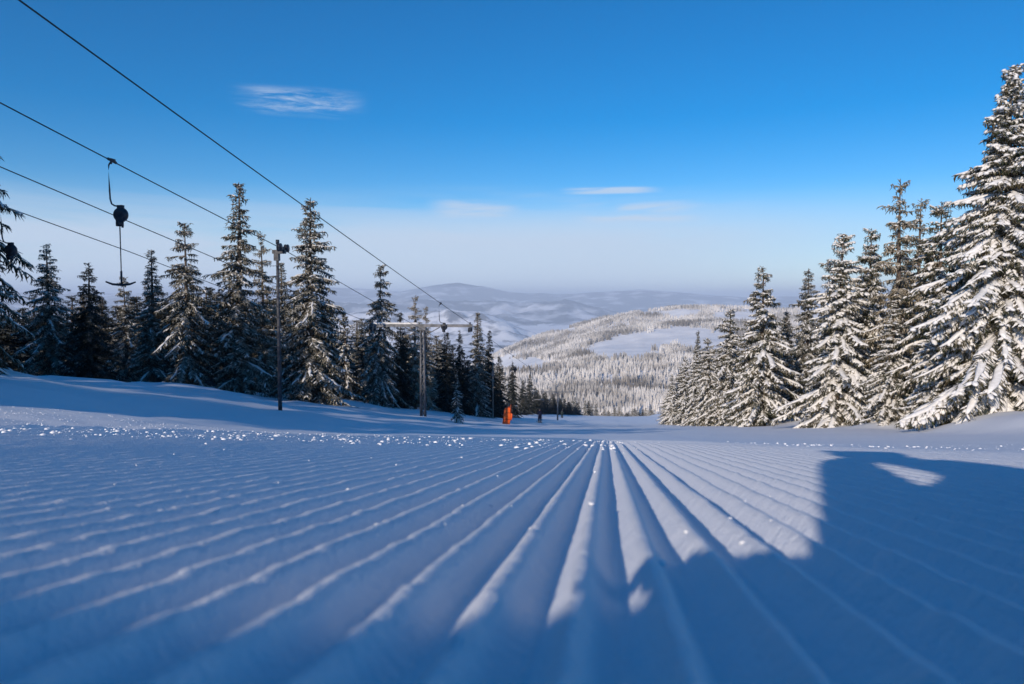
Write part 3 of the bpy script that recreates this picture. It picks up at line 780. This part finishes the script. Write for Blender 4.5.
# second lift: plain pole and towers out of sight
def pole_tower():
    u, v = -13.75, 31.0; x, y = on_run(u, v); zb = ground(x, y) - .2; zt = SL / ca * v + 7.30; H = zt - zb
    e = empty('lift_pole', (x, y, zb), -AZ, 'plain steel lift pole with dark pulley head among the left trees', 'lift pole')
    m = MB(); m.tube([(0, 0, 0), (0, 0, H)], [.085, .055], 14)
    for k in range(14): m.tube([(-.2, -.12, .8 + k * .42), (.2, -.12, .8 + k * .42)], .012, 5)
    m.build('mast', M['pole_steel'], e)
    a = MB(); a.box((.08, 0, H + .02), (.55, .16, .16)); a.box((-.02, 0, H - .2), (.2, .2, .3)); a.build('bracket', M['dark_steel'], e, smooth=False)
    f = MB(); f.box((.25, 0, H + .16), (.06, .9, .13)); fr = f.build('sheave_frame', M['dark_steel'], e, smooth=False)
    for sy in (-.34, .34):
        w = MB(); w.lathe((.19, sy, H + .18), (1, 0, 0), [(0, .0), (0, .17), (.03, .17), (.05, .13), (.08, .13), (.1, .17), (.13, .17), (.13, 0)], 18); w.build('wheel', M['dark_steel'], fr)
    g_ = MB(); g_.box((.02, 0, H + .42), (.10, .14, .2)); g_.tube([(.02, 0, H + .1), (.02, 0, H + .4)], .03, 6); g_.build('signal_box', M['black'], e)
pole_tower()
t_tower(-16.7, -42, -3.3, 3.3, 7.3, 'second lift tower up the slope behind the camera', snow=False)
t_tower(-19.5, 192, -3.3, 3.3, 6.9, 'lift tower behind the dark trees by the end of the run', lattice=False, snow=False)
c2, C2 = cable('lift_cable', [P3(-13.5, -42, 7.6), P3(-13.5, 31, 7.42), P3(-16.3, 192, 7.4)], [.35, .15], 'second cable from the top, carrying the nearest hanging lift bar')
c4, C4 = cable('lift_cable', [P3(-19.95, -42, 7.6), P3(-19.9, 31, 7.32), P3(-22.7, 192, 7.4)], [.12, .3], 'lowest cable at the left edge, carrying the hanger behind the dark branches')

def hanger(C, v_t, label, bar=True, rope=2.0, s=1.0, flip=1):
    vv = C[:, 1]
    i = int(np.argmin(np.abs(vv - v_t))); j = min(i, len(C) - 2)
    t = (v_t - vv[j]) / (vv[j + 1] - vv[j]); p = C[j] + (C[j + 1] - C[j]) * t
    e = empty('tow_hanger', tuple(p), -AZ, label, 'lift hanger', 'tow hangers on the lift cables')
    e.scale = (s, s, s)
    f = flip
    h = MB(); h.tube([(.34 * f * 0, 0, 0), (-.04, 0, -.02), (-.10, 0, -.10), (-.115, 0, -.25), (-.10, 0, -.75), (-.09, 0, -1.02), (-.05, 0, -1.15), (.03, 0, -1.20), (.15, 0, -1.22), (.20, 0, -1.23)], .022, 8)
    h.build('hook', M['dark_steel'], e)
    g_ = MB(); g_.tube([(0, -.16, SL * -.16 + .01), (0, .16, SL * .16 + .01)], .04, 8); g_.box((.0, 0, .035), (.08, .2, .06)); g_.tube([(0, -.02, .03), (-.02, -.02, -.08)], .03, 6); g_.build('grip', M['dark_steel'], e)
    b = MB(); b.lathe((.21, -.085, -1.45), (0, 1, 0), [(0, 0), (0, .12), (.02, .185), (.05, .2), (.12, .2), (.15, .185), (.17, .12), (.17, 0)], 22)
    b.box((.21, 0, -1.25), (.16, .1, .12)); b.box((.17, 0, -1.68), (.16, .12, .16)); b.tube([(.25, 0, -1.62), (.25, 0, -1.80)], .03, 6); b.build('spring_box', M['black'], e)
    if rope:
        r_ = MB(); r_.tube([(.17, 0, -1.7), (.17, 0, -1.78 - rope * .5), (.17, 0, -1.78 - rope)], [.017, .014, .014], 7); r_.build('rope', M['rope'], e)
    if bar:
        t_ = MB(); z = -1.78 - rope
        t_.tube([(.17, 0, z + .35), (.17, 0, z)], .028, 8)
        t_.tube([(-.26, -.06, z + .06), (-.1, 0, z - .01), (.17, 0, z - .03), (.4, .02, z - .01), (.55, .05, z + .05)], [.022, .03, .035, .03, .02], 8)
        t_.build('crossbar', M['black'], e)
    else:
        t_ = MB(); t_.tube([(.17, 0, -1.7), (.19, 0, -1.85), (.24, 0, -1.95), (.2, 0, -2.1), (.26, 0, -2.2)], .018, 6); t_.build('handle', M['black'], e)
    return e
hanger(C2, 20.4, 'nearest tow hanger with dark spring box, long rope and crossbar against the sky', True, 1.55)
hanger(C4, 24.6, 'dark tow hanger at the left edge seen between drooping branches', False, 0)
hanger(C1, 43.5, 'tow hanger with spring box passing just in front of the lattice tower', False, 0, s=.95)
hanger(C1, 72, 'tiny tow hanger beyond the lattice tower against the pale valley', False, 0, s=.9)

# pale post in front of the dark stand
def post():
    d = img_dir(493, 398); D = 74; x, y = d[0] / d[1] * D, D; zb = ground(x, y)
    top = img_dir(493, 360); zt = top[2] / top[1] * D
    e = empty('lamp_post', (x, y, zb), 0, 'thin pale post with a small box top in front of the dark trees', 'post')
    m = MB(); m.tube([(0, 0, -.2), (0, 0, zt - zb)], [.06, .035], 10); m.build('pole', M['wood'], e)
    b = MB(); b.box((0, 0, zt - zb - 1.4), (.25, .16, .5)); b.build('box', M['steel'], e, smooth=False)
post()

# ------------------------------------------------------------------ orange padding around a post
def padding():
    D = 62.0; d = img_dir(506, 425); x, y = d[0] / d[1] * D, D; zb = ground(x, y)
    e = empty('safety_padding', (x, y, zb), .15, 'bright orange safety padding wrapped round a leaning post', 'padding')
    lean = .14
    Hh = 1.5
    def arch(mb, x0, w, dep, h, y0, z0=0, n=14):
        # rounded-top mattress, outline in xz, extruded and bevelled in y
        prof = [(-w / 2, z0), (-w / 2 * 1.02, h * .4), (-w / 2, h * .75)]
        for k in range(n + 1):
            a = math.pi - math.pi * k / n; prof.append((w / 2 * math.cos(a), h * .80 + h * .2 * math.sin(a)))
        prof += [(w / 2, h * .75), (w / 2 * 1.02, h * .4), (w / 2, z0)]
        pr = np.array(prof); c = pr.mean(0); rings = []
        for (s, yy) in ((.86, -dep / 2), (1, -dep / 2 + .05), (1, dep / 2 - .05), (.86, dep / 2)):
            q = (pr - c) * s + c
            rings.append(np.stack([q[:, 0] + x0 + lean * q[:, 1], np.full(len(q), yy + y0), q[:, 1]], -1))
        m = len(pr); V = np.concatenate(rings); Qd = []
        for r_ in range(3):
            for k in range(m): Qd.append((r_ * m + k, r_ * m + (k + 1) % m, (r_ + 1) * m + (k + 1) % m, (r_ + 1) * m + k))
        V = np.concatenate([V, [rings[0].mean(0)], [rings[3].mean(0)]]); T = []
        for k in range(m): T += [(4 * m, (k + 1) % m, k), (4 * m + 1, 3 * m + k, 3 * m + (k + 1) % m)]
        mb.add(V, Qd, T)
    a = MB(); arch(a, 0, .62, .30, Hh, 0); mat_ = a.build('mattress', M['orange'], e)
    b = MB(); arch(b, .34, .2, .26, Hh * .62, .02, z0=.35); b.build('side_flap', M['orange'], e)
    s = MB()
    for z in (.45, 1.0, 1.45): s.tube([(-.33 + lean * z, -.165, z), (.33 + lean * z, -.165, z)], .018, 6)
    s.build('strap', M['orange_dark'], mat_)
    g_ = MB(); g_.box((.20 + lean * 1.35, -.165, 1.35), (.10, .02, .7)); g_.build('recess_strip', M['orange_dark'], mat_)  # dark recess at upper right, put into the colour of a flat strip
    p = MB(); p.tube([(0, .25, -.3), (lean * 2.0, .25, 1.75)], .06, 10); p.build('post', M['wood'], e)
padding()

# ------------------------------------------------------------------ people
def skinned(name, verts, edges, radii, mat, parent=None, root=0, sub=2):
    me = bpy.data.meshes.new(name); me.from_pydata([tuple(v) for v in verts], edges, [])
    o = bpy.data.objects.new(name, me); COL.objects.link(o)
    sk = o.modifiers.new('skin', 'SKIN')
    if not me.skin_vertices:
        me.attributes  # skin layer is made by the modifier's owner below
        bpy.context.view_layer.objects.active = o; bpy.ops.mesh.customdata_skin_add()
    for i, r_ in enumerate(radii):
        sv = me.skin_vertices[0].data[i]; sv.radius = (r_, r_) if not isinstance(r_, tuple) else r_; sv.use_root = (i == root)
    ss = o.modifiers.new('sub', 'SUBSURF'); ss.levels = sub; ss.render_levels = sub
    dg = bpy.context.evaluated_depsgraph_get(); ev = o.evaluated_get(dg)
    m2 = bpy.data.meshes.new_from_object(ev); o.modifiers.clear(); o.data = m2
    m2.materials.clear(); m2.materials.append(mat)
    for p in m2.polygons: p.use_smooth = True
    if parent: o.parent = parent
    return o
def skier(px, py, D, body_mat, leg_mat, label, turn=0):
    d = img_dir(px, py); x, y = d[0] / d[1] * D, D; z = ground(x, y)
    e = empty('person', (x, y, z + .03), turn, label, 'person', None)
    V = [(0, 0, .92), (0, .02, 1.12), (0, .05, 1.36), (0, .06, 1.50), (0, .08, 1.60),
         (-.10, .0, .88), (-.13, .10, .50), (-.13, 0, .10), (.10, 0, .88), (.13, .10, .50), (.13, 0, .10),
         (-.20, .05, 1.42), (-.29, .02, 1.15), (-.27, .24, 1.0), (.20, .05, 1.42), (.29, .02, 1.15), (.27, .24, 1.0), (-.13, .12, .04), (.13, .12, .04)]
    E = [(0, 1), (1, 2), (2, 3), (3, 4), (0, 5), (5, 6), (6, 7), (0, 8), (8, 9), (9, 10), (2, 11), (11, 12), (12, 13), (2, 14), (14, 15), (15, 16), (7, 17), (10, 18)]
    Rr = [.21, .22, .24, .09, .07, .15, .12, .10, .15, .12, .10, .11, .09, .06, .11, .09, .06, .07, .07]
    skinned('body', V, E, Rr, body_mat, e)
    hd = MB(); hd.lathe((0, .09, 1.55), (0, 0, 1), [(0, .03), (.02, .07), (.07, .092), (.14, .10), (.18, .09), (.2, .06), (.205, 0)], 14)
    hd.tube([(0, .18, 1.62), (0, .205, 1.61)], .018, 6); hd.build('head', M['skin'], e)
    hl = MB(); hl.lathe((0, .08, 1.63), (0, 0, 1), [(0, .115), (.04, .125), (.1, .115), (.15, .075), (.17, .0)], 16); hl.build('helmet', M['black'], e)
    for s in (-.13, .13):
        k = MB(); k.box((s, .05, 0), (.09, 1.6, .02)); k.tube([(s, .85, 0), (s, .95, .03), (s, 1.0, .09)], .035, 6, .3); k.build('ski', M['black'], e)
        b = MB(); b.tube([(s, -.1, .06), (s, .16, .05)], .06, 8); b.tube([(s, -.04, .05), (s, -.04, .3)], .065, 8); b.build('boot', M['black'], e)
        p = MB(); hx = s * 2.08; p.tube([(hx, .24, 1.03), (hx * 1.25, -.1, .05)], .012, 6); p.build('ski_pole', M['dark_steel'], e)
    return e
skier(540, 425, 94, M['navy'], M['navy'], 'skier in dark navy clothing going down beside the orange padding', .3)
skier(562, 419, 176, M['green'], M['green'], 'farther skier in dark green clothing near the end of the run', -.2)

# the photographer crouching behind the camera (casts the big shadow on the right)
DIR = np.array([math.sin(SUN_PHI), math.cos(SUN_PHI)]); PRP = np.array([math.cos(SUN_PHI), -math.sin(SUN_PHI)])
def body_pt(q, h, r):
    p = -r * DIR + q * PRP; u, v = uv(p[0], p[1])
    return (p[0], p[1], SL * v - CH + h)
def photographer():
    b0 = body_pt(.15, 0, 1.0)
    e = empty('person', b0, 0, 'photographer in dark winter clothing crouching low behind the camera', 'person')
    TG = math.tan(SUN_EL) - .1727 * math.cos(SUN_PHI - AZ)
    def L_(q, p, r, dh=0): w = body_pt(q, (p + r) * TG + dh, r); return (w[0] - b0[0], w[1] - b0[1], w[2] - b0[2])
    V = [L_(.24, .15, 1.15), L_(.12, .78, 1.08), L_(.15, 1.35, 1.0), L_(.12, 2.05, .95), L_(-.04, 2.55, .92),   # hips .. neck
         L_(.12, .15, 1.0), L_(.06, .20, .80), L_(.06, -.35, .95), L_(.12, -.8, 1.2),                          # right thigh, knee, shin
         L_(.34, .2, 1.05), L_(.28, .3, .85), L_(.3, -.5, 1.1),                                                  # other leg
         L_(-.15, 2.5, .88), L_(-.225, 2.25, .82), L_(-.115, 1.45, .75), L_(-.035, .9, .68), L_(-.01, .3, .5),  # left arm
         L_(.26, 1.6, .95), L_(.30, .8, .8), L_(.2, .4, .6), L_(.08, .3, .42),                                   # right arm
         L_(-.16, -.25, .93), L_(-.45, -.27, .96), L_(-.80, -.30, 1.0)]                                            # third leg, added outstretched to cast the low shadow at left
    E = [(0, 1), (1, 2), (2, 3), (3, 4), (0, 5), (5, 6), (6, 7), (7, 8), (0, 9), (9, 10), (10, 11), (3, 12), (12, 13), (13, 14), (14, 15), (15, 16), (2, 17), (17, 18), (18, 19), (19, 20), (5, 21), (21, 22), (22, 23)]
    Rr = [.17, .20, .155, .12, .08, .13, .12, .08, .07, .14, .12, .1, .07, .065, .065, .075, .045, .13, .10, .06, .04, .10, .10, .09]
    skinned('body', V, E, Rr, M['navy'], e)
    for (q, p, r_) in ((-.86, -.30, 1.0), (.12, -.85, 1.25)):
        c = L_(q, p, r_); bt = MB(); bt.tube([(c[0] + .08, c[1], c[2]), (c[0] - .02, c[1] + .01, c[2]), (c[0] - .06, c[1] + .03, c[2] + .02), (c[0] - .07, c[1] + .10, c[2] + .03), (c[0] - .07, c[1] + .15, c[2] + .03)], [.075, .075, .07, .055, .035], 12); bt.build('boot', M['black'], e)
    hx, hy, hz = L_(-.20, 2.85, .90)
    hd = MB(); hd.lathe((hx + .07, hy + .0, hz - .02), (-.86, .1, .25), [(-.02, .03), (.02, .07), (.07, .085), (.13, .085), (.18, .06), (.2, 0)], 16); hd.build('head', M['skin'], e)
    ht = MB(); ht.lathe((hx + .02, hy - .02, hz + .0), (-.5, -.1, .85), [(-.03, .09), (.0, .1), (.06, .09), (.1, .05), (.11, 0)], 16)
    ht.box((hx - .10, hy + .04, hz + .05), (.14, .16, .012)); ht.build('cap', M['black'], e)
    for (q, r_) in ((-.05, .36), (.05, .31)):
        gl = MB(); c = L_(q, .3, r_)
        gl.tube([c, (c[0], c[1] + .05, c[2]), (c[0], c[1] + .09, c[2] - .01)], [.035, .042, .035], 10, .6)
        for k in range(4): gl.tube([(c[0] - .03 + k * .02, c[1] + .08, c[2]), (c[0] - .03 + k * .02, c[1] + .12, c[2] - .01), (c[0] - .03 + k * .02, c[1] + .14, c[2] - .035)], [.011, .011, .009], 6)
        gl.tube([(c[0] + .035, c[1] + .02, c[2]), (c[0] + .06, c[1] + .06, c[2] + .01)], [.012, .01], 6); gl.build('glove', M['black'], e)
photographer()

# ------------------------------------------------------------------ haze
def haze():
    mb = MB(); mb.box((0, 0, (300 - 620) / 2), (86000, 86000, 920))
    m = bpy.data.materials.new('haze_air'); m.use_nodes = True; t = m.node_tree; t.nodes.clear()
    out = N(t, 'ShaderNodeOutputMaterial'); v = N(t, 'ShaderNodeVolumePrincipled')
    v.inputs['Color'].default_value = (.77, .87, 1.0, 1); v.inputs['Density'].default_value = 8.0e-5; v.inputs['Anisotropy'].default_value = 0.0
    t.links.new(v.outputs[0], out.inputs['Volume'])
    o = mb.build('haze', m, smooth=False); tag(o, 'thin cold winter haze over the valley', kind='stuff')
haze()
